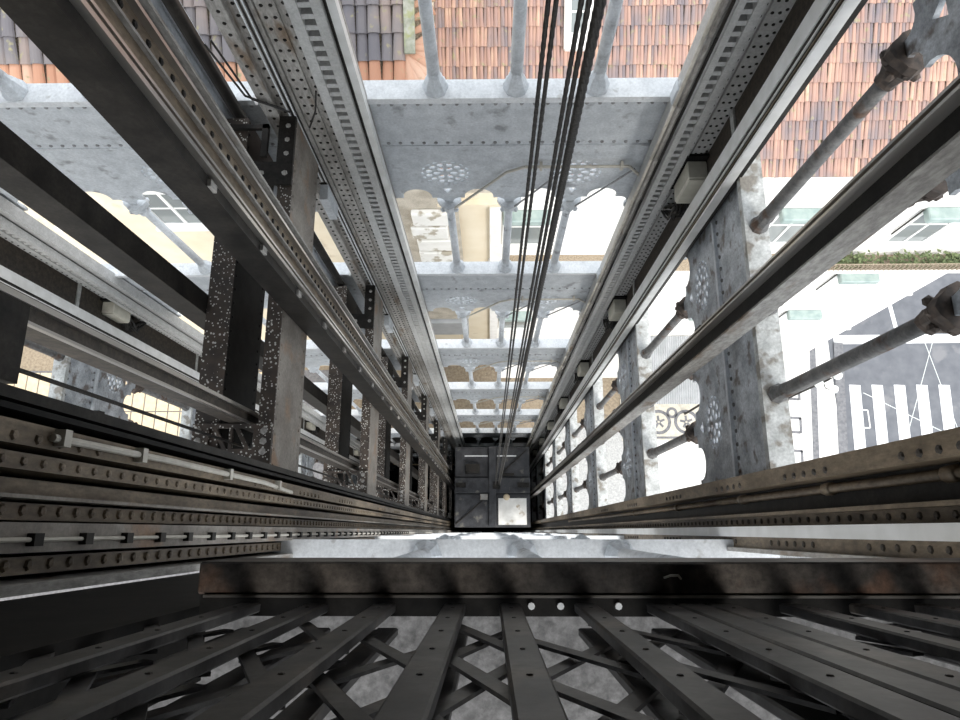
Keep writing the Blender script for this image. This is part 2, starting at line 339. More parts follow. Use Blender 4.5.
for mir in (False, True):
    which = 'second shaft' if mir else 'lift car shaft'
    def part(o): return o
    # corner column by the divider at the back wall
    body = 'worn_grey' if not mir else 'grey_paint'  # second shaft's column made paler to stand for its brighter light
    t = empty('corner_column', ((MX(-1.2) if mir else -1.2), 2.7, Z(BOT)))
    (MB().vb(-1.30,-.76, 2.74,2.78, TOP,BOT) if mir else MB().vb(-1.42,-.80, 2.67,2.78, TOP,BOT)).mirror(mir).build('face_plate', body, t)
    if not mir:
        MB().vb(-1.45,-1.365, 2.62,2.67, TOP,BOT).mirror(mir).build('edge_plate', body, t)
        MB().vb(-1.30,-1.22, 2.64,2.67, TOP,BOT).mirror(mir).build('flange', body, t)
    MB().vb(-1.215,-1.11, 2.655,2.75 if mir else 2.67, TOP,BOT).mirror(mir).build('flange', body, t)
    MB().vb(-.842,-.828, 2.61,2.67, TOP,BOT).mirror(mir).build('rib', 'dark_steel', t)
    MB().vb(-.824,-.778, 2.61,2.67, TOP,BOT).mirror(mir).build('edge_rail', 'rail_white', t)
    r = MB()
    for X, Y in (((-1.185,2.655),(-1.135,2.655),(-1.27,2.74)) if mir else ((-1.405,2.62),(-1.335,2.67),(-1.185,2.655),(-1.135,2.655),(-1.07,2.67))): rivrow(r, X, Y, (0,-1,0), 2.4, 17, .085, .012)
    stuff(r.mirror(mir).build('rivets', 'dark_steel' if not mir else body, t)); localise(t)
    tag(t, 'pale riveted corner column of the second shaft at the back wall' if mir else 'weathered grey riveted corner column with a cable bundle running down it', 'column')
    rack(-1.03,-.97,-.90,-.845, 2.60, mir, ('toothed rack of the second shaft beside its pale riveted corner column' if mir else 'toothed rack beside the weathered column with the cable bundle'))
    # corner column on the outer side at the back wall
    t = empty('corner_column', ((MX(1.5) if mir else 1.5), 2.7, Z(BOT)))
    MB().vb(1.20,1.62, 2.67,2.78, TOP,BOT).mirror(mir).build('face_plate', 'strip_grey', t)
    MB().vb(1.60,1.63, 2.36,2.78, TOP,BOT).mirror(mir).build('side_plate', 'rust_dark', t)
    MB().vb(1.415,1.45, 2.63,2.67, TOP,BOT).mirror(mir).build('flange', 'strip_grey', t)
    MB().vb(1.475,1.56, 2.65,2.67, TOP,BOT).mirror(mir).build('flange', 'strip_grey', t)
    r = MB()
    for X, Y in ((1.433,2.63),(1.50,2.65),(1.54,2.65),(1.582,2.67)): rivrow(r, X, Y, (0,-1,0), 2.4, 17, .085, .011)
    stuff(r.mirror(mir).build('rivets', 'dark_steel', t)); localise(t)
    tag(t, 'grey riveted corner column of the second shaft carrying junction boxes' if mir else 'grey riveted corner column carrying the cream junction boxes', 'column')
    rack(1.262,1.303,1.360,1.411, 2.60, mir, ('toothed rack of the second shaft beside its junction boxes' if mir else 'toothed rack beside the cream junction boxes and the pipe bundle'))
    # white slotted channel against the facade
    t = empty('slotted_channel', ((MX(1.55) if mir else 1.55), 2.2, Z(BOT)))
    MB().vb(1.50,1.60, 2.255,2.36, TOP,BOT).mirror(mir).build('flange', 'rail_white', t)
    MB().vb(1.508,1.60, 2.165,2.255, TOP,BOT).mirror(mir).build('slot', 'dark_steel', t)
    MB().vb(1.50,1.515, 2.213,2.222, TOP,BOT).mirror(mir).build('slot_rail', 'rail_white', t)
    MB().vb(1.502,1.515, 2.185,2.192, TOP,BOT).mirror(mir).build('slot_rail', 'brown_steel', t)
    MB().vb(1.50,1.56, 2.150,2.165, TOP,BOT).mirror(mir).build('flange', 'rail_white', t)
    localise(t); tag(t, ('white slotted channel of the second shaft' if mir else 'white slotted channel running down beside the street facade'), 'channel')
    # guide rails: one at the divider, one at the facade side
    t = empty('guide_rail', ((MX(-1.17) if mir else -1.17), 1.35, Z(BOT)))
    MB().vb(-1.25,-1.10, 1.275 if mir else 1.30,1.40 if mir else 1.385, TOP,BOT).mirror(mir).build('channel', 'dark_steel', t)
    MB().vb(-1.10,-1.070, 1.350,1.368, TOP,BOT).mirror(mir).build('rail_head', 'rail_steel', t)
    MB().vb(-1.10,-1.080, 1.368,1.383, TOP,BOT).mirror(mir).build('rail_web', 'brown_steel', t)
    MB().vb(-1.10,-1.070, 1.383,1.395, TOP,BOT).mirror(mir).build('rail_head', 'rail_steel', t)
    if not mir:
        MB().vb(-1.25,-1.16, 1.385,1.70, TOP,BOT).build('backing_plate', 'brown_steel', t)
        MB().vb(-1.16,-1.14, 1.56,1.572, TOP,BOT).build('backing_lip', 'worn_grey', t)
        MB().vb(-1.16,-1.13, 1.645,1.66, TOP,BOT).build('backing_lip', 'rail_steel', t)
        MB().vb(-1.16,-1.12, 1.69,1.705, TOP,BOT).build('backing_lip', 'worn_grey', t)
        r = MB(); rivrow(r, -1.16, 1.61, (1,0,0), 1.3, 17, .09, .016); stuff(r.build('rivets', 'dark_steel', t))
    for i in range(28):
        d = 2.35 + i*.62; MB().vb(-1.10,-1.085, 1.305,1.335, d, d+.06).mirror(mir).build('rail_clip', 'worn_grey', t)
    localise(t); tag(t, ('dark guide channel bolted to the far side of the divider girders' if mir else 'polished guide rail on a dark channel bolted to the divider girders'), 'guide rail')
    t = empty('guide_rail', ((MX(1.32) if mir else 1.32), 1.1, Z(BOT)))
    MB().vb(1.25,1.37, 1.033,1.13, TOP,BOT).mirror(mir).build('channel', 'black_steel', t)
    MB().vb(1.255,1.37, 1.023,1.033, TOP,BOT).mirror(mir).build('lower_flange', 'worn_grey', t)
    MB().vb(1.20,1.25, 1.118,1.128, TOP,BOT).mirror(mir).build('rail_head', 'rail_steel', t)
    MB().vb(1.215,1.25, 1.104,1.118, TOP,BOT).mirror(mir).build('rail_web', 'brown_steel', t)
    MB().vb(1.20,1.25, 1.094,1.104, TOP,BOT).mirror(mir).build('rail_head', 'rail_steel', t)
    for i in range(10):
        d = LV[0] + .35 + i*3.1
        MB().vb(1.37,1.40, 1.06,1.30, d, d+.12).vb(1.40,1.62, 1.26,1.30, d, d+.12).mirror(mir).build('wall_bracket', 'dark_steel', t)
    localise(t); tag(t, ('guide rail at the outer facade of the second shaft' if mir else 'polished guide rail on a dark channel crossing the street facade'), 'guide rail')

# pipes and cables bundled on the corner columns
for i, (X, rr, mt, lab) in enumerate(((1.172,.012,'conduit','thin pale pipe next to the pale grey back wall'),(1.205,.017,'worn_grey','thick grey pipe between two thin ones beside the toothed rack'),(1.241,.010,'dark_steel','thin dark pipe touching the toothed rack'))):
    m = MB(); pts = [(X + .002*math.sin(d*2.1+i), 2.60 + .004*math.cos(d*1.7+i*2), Z(d)) for d in [TOP+.01+.62*j for j in range(50)]]
    m.path(pts, rr); tag(m.build('service_pipe', mt, None, True), lab, 'pipe', 'pipe bundle at the corner')
for i in range(4):
    X = -1.292 + i*.016
    m = MB(); m.path([(X + .0018*math.sin(d*1.3+i*1.7), 2.625, Z(d)) for d in [TOP+.01+.62*j for j in range(50)]], .0055, 5)
    tag(m.build('cable', 'pale_paint' if i % 2 == 0 else 'rope'), ['outer pale cable of the bundle on the weathered corner column','dark cable between the two pale ones on the weathered corner column','pale cable between the two dark ones on the weathered corner column','dark cable at the rack side of the bundle on the weathered column'][i], 'cable', 'cable bundle on the weathered column')
tag(MB().path([(-1.663,2.69,Z(TOP)),(-1.663,2.69,Z(5.0)),(-1.663,2.69,Z(18.))], .04, 10).build('drain_pipe', 'dark_steel', None, True), 'dark round pipe running down past the divider girders', 'pipe')
for dx, dy in ((0,0),(.03,.03)):
    tag(MB().path([(-1.60+dx,2.66+dy,Z(3.2)),(-1.5+dx,2.6,Z(3.58+dx)),(-1.30+dx,2.60,Z(3.72+dx))], .007).build('loose_cable', 'rope'), ('loose black cable hanging closest to the dark round pipe' if dx == 0 else 'loose black cable hanging closest to the weathered corner column'), 'cable', 'loose cables by the round pipe')
tag(MB().path([(-1.20,2.62,Z(3.95)),(-1.10,2.585,Z(3.72)),(-1.04,2.57,Z(3.5))], .006).build('loose_cable', 'rope'), 'single thin black cable looping to the toothed rack', 'cable')
br = MB().box(-1.78,-1.42,2.52,2.55,Z(3.83),Z(3.80)).add([(-1.46,2.55,Z(3.80)),(-1.42,2.55,Z(3.80)),(-1.42,2.32,Z(3.80)),(-1.46,2.32,Z(3.80)),(-1.46,2.55,Z(3.83)),(-1.42,2.55,Z(3.83)),(-1.42,2.32,Z(3.83)),(-1.46,2.32,Z(3.83))],[(0,1,2,3),(7,6,5,4),(0,4,5,1),(1,5,6,2),(2,6,7,3),(3,7,4,0)])
tag(br.build('pipe_bracket', 'dark_steel'), 'angled steel bracket holding the dark round pipe', 'bracket')

# near columns beside the landing (profiles seen edge on)
def near_column(mir_sign, prof, label):
    t = empty('door_column', (mir_sign[0], .08, Z(BOT)))
    for nm, mt, x0, x1, y0, y1 in prof: MB().vb(x0, x1, y0, y1, TOP, BOT).build(nm, mt, t)
    return t
t = near_column((-1.2,), [
    ('track','dark_steel',-1.34,-1.17,.315,.345), ('track','black_steel',-1.30,-1.15,.285,.30),
    ('back_plate','black_steel',-1.36,-1.30,-.14,.31),
    ('flange','brown_steel',-1.30,-1.145,.205,.262), ('flange','brown_steel',-1.30,-1.135,.145,.185),
    ('web','brown_steel',-1.30,-1.18,.085,.128), ('web_lip','girder_side',-1.30,-1.125,.077,.086),
    ('web','brown_steel',-1.30,-1.17,.026,.068), ('rail_bar','girder_side',-1.30,-1.10,-.050,.020),
    ('web','brown_steel',-1.30,-1.16,-.105,-.062), ('edge_flange','worn_grey',-1.30,-1.09,-.145,-.120)], '')
r = MB()
rivrow(r,-1.135,.165,(1,0,0),1.4,16,.075,.013); rivrow(r,-1.17,.05,(1,0,0),1.4,16,.075,.016); rivrow(r,-1.16,-.082,(1,0,0),1.4,16,.085,.016)
for g0 in (1.5,3.3,4.1,5.2,7.0,8.2): rivrow(r,-1.145,.225,(1,0,0),g0,g0+.5,.09,.015)
stuff(r.build('rivets','brown_steel',t)); 
MB().path([(-1.092,-.02,Z(.9)),(-1.092,-.02,Z(17))], .006).build('rod','conduit',t)
for i in range(40): d = 1.0+i*.21; MB().vb(-1.10,-1.08,-.035,-.005,d,d+.035).build('rod_clip','dark_steel',t)
localise(t); tag(t, 'brown riveted door column with a clipped rod beside the divider girders', 'column')
m = MB().path([(-1.135,.235,Z(1.72)),(-1.13,.24,Z(2.4)),(-1.13,.235,Z(3.4)),(-1.14,.215,Z(3.9))], .011, 8)
for d in (1.74,2.15,2.9,3.6): m.vb(-1.145,-1.115,.215,.26,d,d+.03)
tag(m.build('wall_conduit', 'conduit', None), 'cream conduit clipped along the brown riveted door column', 'conduit')
t = near_column((1.35,), [
    ('back_plate','dark_steel',1.44,1.52,-.10,.25), ('flange','brown_steel',1.28,1.44,.20,.275), ('web','dark_steel',1.40,1.45,.08,.20),
    ('flange','brown_steel',1.30,1.45,.07,.085), ('web','brown_steel',1.36,1.45,.025,.07), ('rail_bar','rail_white',1.27,1.45,-.028,.022),  # rail bar whitened to stand for the light falling on it
    ('web','brown_steel',1.34,1.45,-.085,-.028), ('edge_flange','worn_grey',1.30,1.45,-.105,-.085)], '')
r = MB(); rivrow(r,1.36,.047,(-1,0,0),1.6,16,.085,.014)
for g0 in (1.75,2.6,3.5,4.6,6.0,7.5): rivrow(r,1.28,.225,(-1,0,0),g0,g0+.42,.09,.015); rivrow(r,1.34,-.055,(-1,0,0),g0+.3,g0+.75,.085,.014)
stuff(r.build('rivets','rust_dark',t)); localise(t)
tag(t, 'brown riveted door column with a rail bar whitened as if lit at the street side', 'column')
m = MB().path([(1.375,.165,Z(1.0)),(1.375,.165,Z(12))], .018, 8)
for d in (2.0,2.75,3.7,5.0,6.5): m.tube((1.375,.165,Z(d)),(1.375,.165,Z(d+.06)), .026, 8)
tag(m.build('door_pipe', 'brown_steel', None, True), 'jointed brown pipe in the recess of the door column', 'pipe')

# ------------------------------------------------------------------ divider girders between the two shafts
for k, d in enumerate(LV[:8]):
    h = .58
    t = empty('divider_girder', (-1.49, 1.3, Z(d+h)))
    for x0, x1, ms in ((-1.715,-1.57,'black_steel'),(-1.345,-1.254,'girder_side')):  # left girder blackened for its shade, right one given its lit brown
        g = MB().vb(x0+.01, x1-.004, .2, 2.62, d+.012, d+h).build('girder', ms, t)
        MB().vb(x0, x1, .2, 2.62, d, d+.012).build('top_flange', 'speckled', t)
        r = MB()
        for i in range(26):
            y = .28+i*.09; r.dome((x1-.004, y, Z(d+.05)), (1,0,0), .011); r.dome((x1-.004, y, Z(d+h-.05)), (1,0,0), .011)
        stuff(r.build('rivets', ms, t))
    # lattice tie plate near the door, solid tie at the back
    tz = MB(); x0, x1 = -1.57, -1.345
    tz.vb(-1.715,-1.254,.42,.455,d-.02,d); tz.vb(-1.715,-1.254,.575,.60,d-.02,d)
    tz.vb(-1.715,-1.62,.455,.575,d-.02,d); tz.vb(-1.36,-1.254,.455,.575,d-.02,d); tz.vb(-1.50,-1.48,.455,.575,d-.02,d)
    for xa in (-1.62,-1.49):
        tz.add([(xa+.02,.575,Z(d)),(xa+.045,.575,Z(d)),(xa+.11,.455,Z(d)),(xa+.085,.455,Z(d)),(xa+.02,.575,Z(d-.02)),(xa+.045,.575,Z(d-.02)),(xa+.11,.455,Z(d-.02)),(xa+.085,.455,Z(d-.02))],
               [(0,1,2,3),(7,6,5,4),(0,4,5,1),(1,5,6,2),(2,6,7,3),(3,7,4,0)])
    tz.build('tie_plate', 'speckled', t)
    MB().vb(-1.715,-1.254,.25,.42,d-.016,d).build('tie_plate', 'speckled', t)
    bb = MB()
    for x, y in ((-1.68,.56),(-1.68,.50),(-1.30,.56),(-1.30,.50),(-1.30,.44),(-1.68,.44)): bb.dome((x,y,Z(d-.02)),(0,0,1),.022)
    stuff(bb.build('bolts', 'worn_grey', t))
    MB().vb(-1.715,-1.254,2.13,2.29,d-.02,d).build('tie_plate', 'dark_steel', t)
    MB().vb(-1.36,-1.254,2.29,2.62,d-.02,d).build('gusset', 'dark_steel', t)
    bb = MB()
    for x in (-1.68,-1.6,-1.45,-1.3): bb.dome((x,2.21,Z(d-.02)),(0,0,1),.02)
    for y in (2.35,2.45,2.55): bb.dome((-1.30,y,Z(d-.02)),(0,0,1),.018)
    stuff(bb.build('bolts', 'worn_grey', t))
    localise(t); tag(t, '%s pair of riveted girders spanning between the two shafts' % ORD[k], 'girder', 'divider girder pairs')
    if k > 0:
        t = empty('girder_hanger', (-1.27, .33, Z(d+.9)))
        MB().vb(-1.252,-1.225,.335,.36,d+.0,d+.75).build('bar','pale_paint',t); MB().vb(-1.252,-1.215,.315,.335,d+.02,d+.7).build('bar','dark_steel',t)
        localise(t); tag(t, 'pale upright strip on the %s girder pair by the door column' % ORD[k], 'strip', 'pale strips at girder ends')
tag(MB().vb(-1.715,-1.26,.38,.60,.74+.58,1.73).build('gusset_plate', 'dark_steel'), 'thick grey gusset plate hanging under the topmost girder pair', 'plate')
t = empty('counterweight_guide', (-1.46,.66,Z(BOT)))
MB().vb(-1.52,-1.42,.61,.69,TOP,BOT).build('channel','rust_dark',t)
MB().vb(-1.42,-1.40,.67,.69,TOP,BOT).build('lip','rail_steel',t)
MB().vb(-1.42,-1.40,.61,.62,TOP,BOT).build('lip','rail_steel',t)
localise(t); tag(t, 'narrow brown guide channel running down between the paired girders', 'guide rail')
for dx in (0,.02): tag(MB().tube((-1.50+dx,.50-dx*.6,Z(TOP)),(-1.50+dx,.50-dx*.6,Z(BOT)),.006,6).build('thin_cable','rope'), 'thin dark cable hanging between the paired girders', 'cable', 'thin cables between the girders')
for i in range(7):
    d = LV[i]+.62
    p = empty('signal_box', (-1.30,2.45,Z(d+.35)))

    MB().vb(-1.245,-1.185,2.36,2.48,d,d+.33).build('case','grey_paint',p); MB().vb(-1.24,-1.20,2.48,2.50,d,d+.33).build('door','dark_steel',p)
    localise(p); tag(p, 'narrow grey box on the back end of the %s girder pair' % ORD[i], 'box', 'narrow boxes on the girders')

# ------------------------------------------------------------------ junction boxes
jb = 0
for mir in (False, True):
    for k in range(7):
        d = LV[1] + .58 + 3.02*k
        t = empty('junction_box', ((MX(1.53) if mir else 1.53), 2.58, Z(d+.45)))
        MB().vb(1.455,1.60,2.49,2.63,d,d+.38).mirror(mir).build('case','cream_box',t,bevel=.008)
        MB().vb(1.46,1.595,2.475,2.49,d+.01,d+.37).mirror(mir).build('lid','cream_box',t,bevel=.005)
        MB().vb(1.44,1.60,2.63,2.65,d-.06,d+.42).mirror(mir).build('shadow_mount','black_steel',t)  # black backing stands for the shadow around the box
        m = MB(); rnd = random.Random(k)
        for i in range(9):
            x = 1.47+i*.013; m.path([(x,2.56,Z(d+.38)),(x-.02+rnd.uniform(-.03,.03),2.45+rnd.uniform(-.05,.06),Z(d+.42)),(x-.03+rnd.uniform(-.015,.03),2.45+rnd.uniform(-.05,.08),Z(d+.55)),(x-.02+rnd.uniform(-.02,.02),2.52+rnd.uniform(-.04,.04),Z(d+.66)),(x,2.63,Z(d+.80))], .010, 5)
        stuff(m.mirror(mir).build('wiring','rope',t)); localise(t)
        tag(t, '%s cream junction box with tangled black wiring %s' % (ORD[k], 'in the second shaft' if mir else 'beside the white slotted channel'), 'junction box', 'junction boxes in the second shaft' if mir else 'junction boxes by the slotted channel')

# ------------------------------------------------------------------ conduits on the back wall
for k in range(1, 6):
    d = LV[k]; y = YF-.035
    zt = d+.88
    pts = [(.705,d+1.58),(1.20,d+.98)]
    def P(l): return [(x, y, Z(q)) for x, q in l]
    tag(MB().path(P([(-.30,d+1.56),(.14,d+.96),(.28,zt),(1.10,zt),(1.24,d+1.06)]), .012).vb(.40,.42,y-.02,y+.03,zt-.03,zt+.03).vb(1.03,1.05,y-.02,y+.03,zt-.03,zt+.03).build('wall_conduit','conduit',None), 'bent pale conduit across the %s tracery plate of the back wall' % ORD[k-1], 'conduit', 'bent conduits on the back wall')
    for c, cc, lb in ((.20,.60,'middle colonette'),(.73,1.15,'colonette behind the ropes')):
        tag(MB().path(P([(c,d+1.58),(cc,d+.92)]), .009).build('wall_rod','rivet_grey',None), 'slanting rod rising from the %s at the %s tracery plate' % (lb, ORD[k-1]), 'rod', 'slanting rods on the back wall')
    t = empty('lamp_fitting', (1.235,YF-.06,Z(d)))
    MB().vb(1.185,1.24,YF-.12,YF-.03,d-.16,d-.005).build('housing','grey_paint',t,bevel=.01); MB().tube((1.212,YF-.075,Z(d-.16)),(1.212,YF-.075,Z(d-.20)),.02,8).build('nipple','pale_paint',t)
    localise(t); tag(t, 'small grey fitting by the pipe bundle on the %s back wall ledge' % ORD[k-1], 'fitting', 'small fittings on the ledges')

# ------------------------------------------------------------------ hoist ropes
CAR = 18.5
def rope_tube(X, Y, r, d0, d1, strands=3):
    m = MB()
    strands = 6 if r > .01 else 4; N_ = int((d1-d0)/.035); pitch = r*(14 if r > .01 else 22)
    for s in range(strands):
        rows = []
        for i in range(N_+1):
            d = d0+(d1-d0)*i/N_; t = 2*math.pi*(d/pitch + s/strands)
            c = (X + r*.42*math.cos(t), Y + r*.42*math.sin(t), Z(d))
            rows.append([(c[0]+r*.60*math.cos(2*math.pi*j/5), c[1]+r*.60*math.sin(2*math.pi*j/5), c[2]) for j in range(5)])
        vv = [p for row in rows for p in row]; ff = []
        for i in range(N_):
            for j in range(5): ff.append((i*5+j, i*5+(j+1)%5, (i+1)*5+(j+1)%5, (i+1)*5+j))
        m.add(vv, ff)
    return m
for px, r, lab in ((548.3,.0072,'thin twisted black hoist rope farthest from the braided cable'),(556.2,.0072,'thin twisted black hoist rope third away from the braided cable'),
                   (581.5,.0075,'thin twisted black hoist rope second away from the braided cable'),(589.3,.0080,'thin twisted black hoist rope right next to the braided cable'),(600.5,.0150,'thick braided black cable above the lift car')):
    X, dd = atY(px, 0, 1.20)
    tag(rope_tube(X, 1.20, r, -1.2, CAR-.145).build('hoist_rope','rope',None,True), lab, 'cable', 'hoist ropes')

# ------------------------------------------------------------------ lift car far below
t = empty('lift_car', (.07, 1.17, Z(CAR+3)))
d = CAR
MB().vb(-.95,1.09,.10,2.25,d+.06,d+3).build('body','car_dark',t)
for x0,x1,y0,y1 in ((-.92,-.05,1.44,2.21),(.20,1.06,1.44,2.21),(-.92,-.05,.13,.96),(.20,1.06,.13,.96)):
    MB().vb(x0,x1,y0,y1,d+.03,d+.06).build('roof_panel','car_dark',t)
MB().vb(-.95,1.09,1.00,1.40,d-.06,d+.05).build('cross_beam','car_dark',t,bevel=.01)
MB().vb(-.03,.16,.10,2.25,d-.10,d+.05).build('long_beam','car_dark',t,bevel=.01)
for x0,x1 in ((-.93,-.65),(.75,1.07)): MB().vb(x0,x1,1.14,1.27,d-.10,d-.06).build('guide_shoe','dark_steel',t)
MB().vb(.23,.99,.16,.86,d+.0,d+.03).build('hatch','hatch_white',t)
MB().vb(-.65,-.28,1.52,1.76,d-.2,d+.03).build('control_box','dark_steel',t,bevel=.01)
MB().vb(.3,.66,1.46,1.53,d-.05,d+.03).build('junction','dark_steel',t)
MB().vb(-.69,-.05,1.985,2.015,d,d+.03).build('lamp_tube','pale_paint',t); MB().vb(.20,.73,1.985,2.015,d,d+.03).build('lamp_tube','pale_paint',t)
MB().tube((-.92,.17,Z(d)),(-.2,.80,Z(d-.05)),.018).build('brace_rod','dark_steel',t); MB().tube((.28,1.5,Z(d)),(1.0,2.15,Z(d-.05)),.018).build('brace_rod','dark_steel',t)
MB().vb(-.26,-.06,.82,.97,d-.08,d+.03).build('pulley_box','worn_grey',t)
h = MB().vb(.08,.28,1.10,1.30,d-.14,d-.06); h.build('rope_hitch','dark_steel',t)
MB().lathe([(.06,0),(.09,.03),(.05,.07)],10,(.45,.89,Z(d+.03))).build('grease_pot','tan_slab',t)
localise(t); tag(t, 'dark lift car roof with cross beams and a white square hatch', 'lift car')

# ------------------------------------------------------------------ landing: sill, scissor gate, floor, jamb panel
SD = 1.40
t = empty('landing_sill', (.2,-.1,Z(SD+.3)))
MB().vb(-.585,1.7,-.122,-.060,SD,SD+.22).build('beam','sill_steel',t,bevel=.004)
MB().vb(-.585,1.7,-.165,-.124,SD+.02,SD+.22).build('track','black_steel',t)
MB().vb(-.57,1.68,-.128,-.123,SD-.004,SD+.01).build('track_lip','rail_steel',t)
for x in (.062,.235,.12): MB().tube((x+.02,-.145,Z(SD+.02)),(x+.02,-.145,Z(SD+.012)),.007,8).build('bolt','pale_paint',t)
MB().path([(.345,-.09,Z(SD)),(.355,-.085,Z(SD-.012)),(.37,-.085,Z(SD-.013)),(.378,-.092,Z(SD))],.0025,5).build('wire_loop','conduit',t)
localise(t); tag(t, 'dark rusty steel sill beam at the edge of the landing', 'sill')
# uprights of the scissor gate
t = empty('scissor_gate', (.2,-.15,Z(SD)))
bars = [-.477,-.341,-.208,-.070,.039,.187,.334,.393,.450,.588,.724,.851,.98]
GY = -.150
for i, x in enumerate(bars):
    wd = .021 if i not in (6,7,8) else .026
    MB().vb(x-wd,x+wd,GY-.006,GY+.012,-.25,SD+.005).build('upright','gate_steel',t,bevel=.003)
    MB().vb(x-wd+.006,x+wd+.006,GY-.050,GY-.034,-.25,SD+.005).build('rear_upright','gate_steel',t,bevel=.003)
zz = [SD-.05-.24*j for j in range(7)]
def strip(xa, da, xb, db, y):
    p = Vector((xa,y,Z(da))); q = Vector((xb,y,Z(db))); a = (q-p).normalized(); s = Vector((-a.z,0,a.x))*.0115; th = Vector((0,.0025,0))
    return MB().add([p+s-th,p-s-th,q-s-th,q+s-th,p+s+th,p-s+th,q-s+th,q+s+th],[(3,2,1,0),(4,5,6,7),(0,1,5,4),(1,2,6,5),(2,3,7,6),(3,0,4,7)])
us = [-.62]+[b for i, b in enumerate(bars) if i not in (7,)]
for i in range(len(us)-1):
    for j in range(4):
        d0 = SD-.10-.30*j - (.15 if i % 2 else 0)
        strip(us[i], d0, us[i+1], d0-.30, GY-.014).build('lattice_strip','gate_steel',t)
        strip(us[i], d0-.30, us[i+1], d0, GY-.026).build('lattice_strip','gate_steel',t)
r = MB()
for b in us[1:]:
    for j in range(5): r.dome((b,GY+.012,Z(SD-.08-.15*j)),(0,1,0),.0042,.5)
stuff(r.build('pivot_rivets','gate_steel',t)); localise(t)
tag(t, 'dark folding scissor gate of steel uprights and crossed strips at the landing', 'gate')
tag(MB().vb(-1.08,-.60,-.30,-.150,-.6,SD+1.2).build('dark_jamb_panel','black_steel'), 'black jamb panel put in for the dark void between the scissor gate and the brown riveted column', 'door jamb')  # panel's black stands for the unlit void beside the gate
fl = tag(MB().vb(-1.6,2.4,-2.2,-.167,SD+.1,SD+.25).build('floor','landing_grey'), 'light grey worn landing floor behind the scissor gate', 'floor', kind='structure')

for nm_, x0_, lab_ in (('wall_landing_west',-1.66,'unseen dark landing wall shading the gate, beside the black jamb panel'),('wall_landing_east',2.4,'unseen dark landing wall shading the gate on the street side')):
    tag(MB().vb(x0_,x0_+.06,-2.2,-.31,TOP,SD+.25).build(nm_,'dark_steel'), lab_, 'wall', kind='structure')  # unseen side walls added to cut the light reaching the gate
# ------------------------------------------------------------------ street, pavements
g = tag(MB().box(-60,60,-40,60,-.4,0).build('ground','tan_ground'), 'sandy tan pavement around the tower', 'ground', kind='structure')
road = tag(MB().box(15.6,60,-40,30,.0,.01).build('road','asphalt'), 'grey asphalt street with a zebra crossing', 'road', kind='structure')
rot = math.radians(-4)
def rb(cx, cy, wx, wy, z0, z1, a=rot):
    m = MB().box(-wx/2,wx/2,-wy/2,wy/2,z0,z1); c, s = math.cos(a), math.sin(a)
    m.v = [(cx+x*c-y*s, cy+x*s+y*c, z) for x, y, z in m.v]; return m
for i in range(12):
    a0 = atd(849+i*22.3, 385, H); rb(a0[0]+.10+.05, a0[1]-1.95, .50, 3.9, .01, .018, math.radians(-3)).build('crossing_stripe','road_paint',road)
a0 = atd(855,338,H); rb(a0[0]+9, a0[1], 20, .42, .01, .018, math.radians(.5)).build('stop_line','road_paint',road)
a0 = atd(893,318,H); rb(a0[0], a0[1], .18, 1.3, .01, .018, .1).build('lane_mark','road_paint',road)
a0 = atd(861,419,H)
for (x, y, wx, wy) in ((-.35,0,.05,.8),(.35,0,.05,.8),(0,.4,.7,.05),(0,-.4,.7,.05)): rb(a0[0]+x,a0[1]+y,wx,wy,.01,.016,0).build('manhole_edge','limestone',road)
pv = tag(MB().box(6.3,15.6,-40,14,.0,.06).build('pavement','limestone'), 'white limestone pavement with dark mosaic bands beside the street', 'pavement', kind='structure')
for px, wd in ((809,.28),(836,.42)):
    a0 = atd(px+6,440,H); rb(a0[0],a0[1],wd,9,.06,.068,math.radians(-5)).build('mosaic_band','basalt',pv)
for j in range(4):
    a0 = atd(791+j*1.5,395+j*33,H); x, y = a0
    for (ox, oy, wx, wy) in ((-.25,0,.12,1.0),(.05,.45,.7,.12),(.35,.1,.12,.7),(.1,-.2,.4,.12)): rb(x+ox,y+oy,wx,wy,.06,.068,math.radians(-4)).build('mosaic_key','basalt',pv)
def ring(cx, cy, r0, r1, n_=20):
    m = MB(); vv = []
    for rr, z in ((r0,.06),(r1,.06),(r1,.07),(r0,.07)):
        for i in range(n_): t = 2*math.pi*i/n_; vv.append((cx+rr*math.cos(t), cy+rr*math.sin(t), z))
    ff = []
    for k in range(4):
        for i in range(n_): ff.append((k*n_+i, k*n_+(i+1)%n_, ((k+1)%4)*n_+(i+1)%n_, ((k+1)%4)*n_+i))
    return m.add(vv, ff)
sx, sy = atd(672,420,H)
MB().box(sx-2.3,sx+2.3,sy-.95,sy+.95,.06,.064).build('mosaic_bed','cream_paving',pv)
for s in (-1,1):
    ring(sx+s*.62,sy-.1,.42,.56).build('mosaic_ring','basalt',pv)
    for a in range(5):
        t = a*1.256+.4; rb(sx+s*.62+.17*math.cos(t),sy-.1+.17*math.sin(t),.24,.10,.064,.071,t).build('mosaic_leaf','basalt',pv)
    rb(sx+s*1.35,sy-.35,.7,.14,.064,.071,s*.6).build('mosaic_leaf','basalt',pv)
ring(sx,sy+.32,.13,.25).build('mosaic_ring','basalt',pv)
rb(sx,sy-.80,4.4,.10,.064,.071,0).build('mosaic_band','basalt',pv); rb(sx,sy+.86,4.4,.05,.064,.071,0).build('mosaic_band','basalt',pv)
for i in range(11):
    x = 6.7+i*.5; MB().box(x+.015,x+.485,.8,3.5,.06,.085).build('paving_slab','limestone',pv)
gc = tag(MB().box(2.6,6.3,-40,4.7,.0,.05).build('cobbles','grey_cobble'), 'grey cobbled strip between the tower and the white pavement', 'pavement', kind='structure')
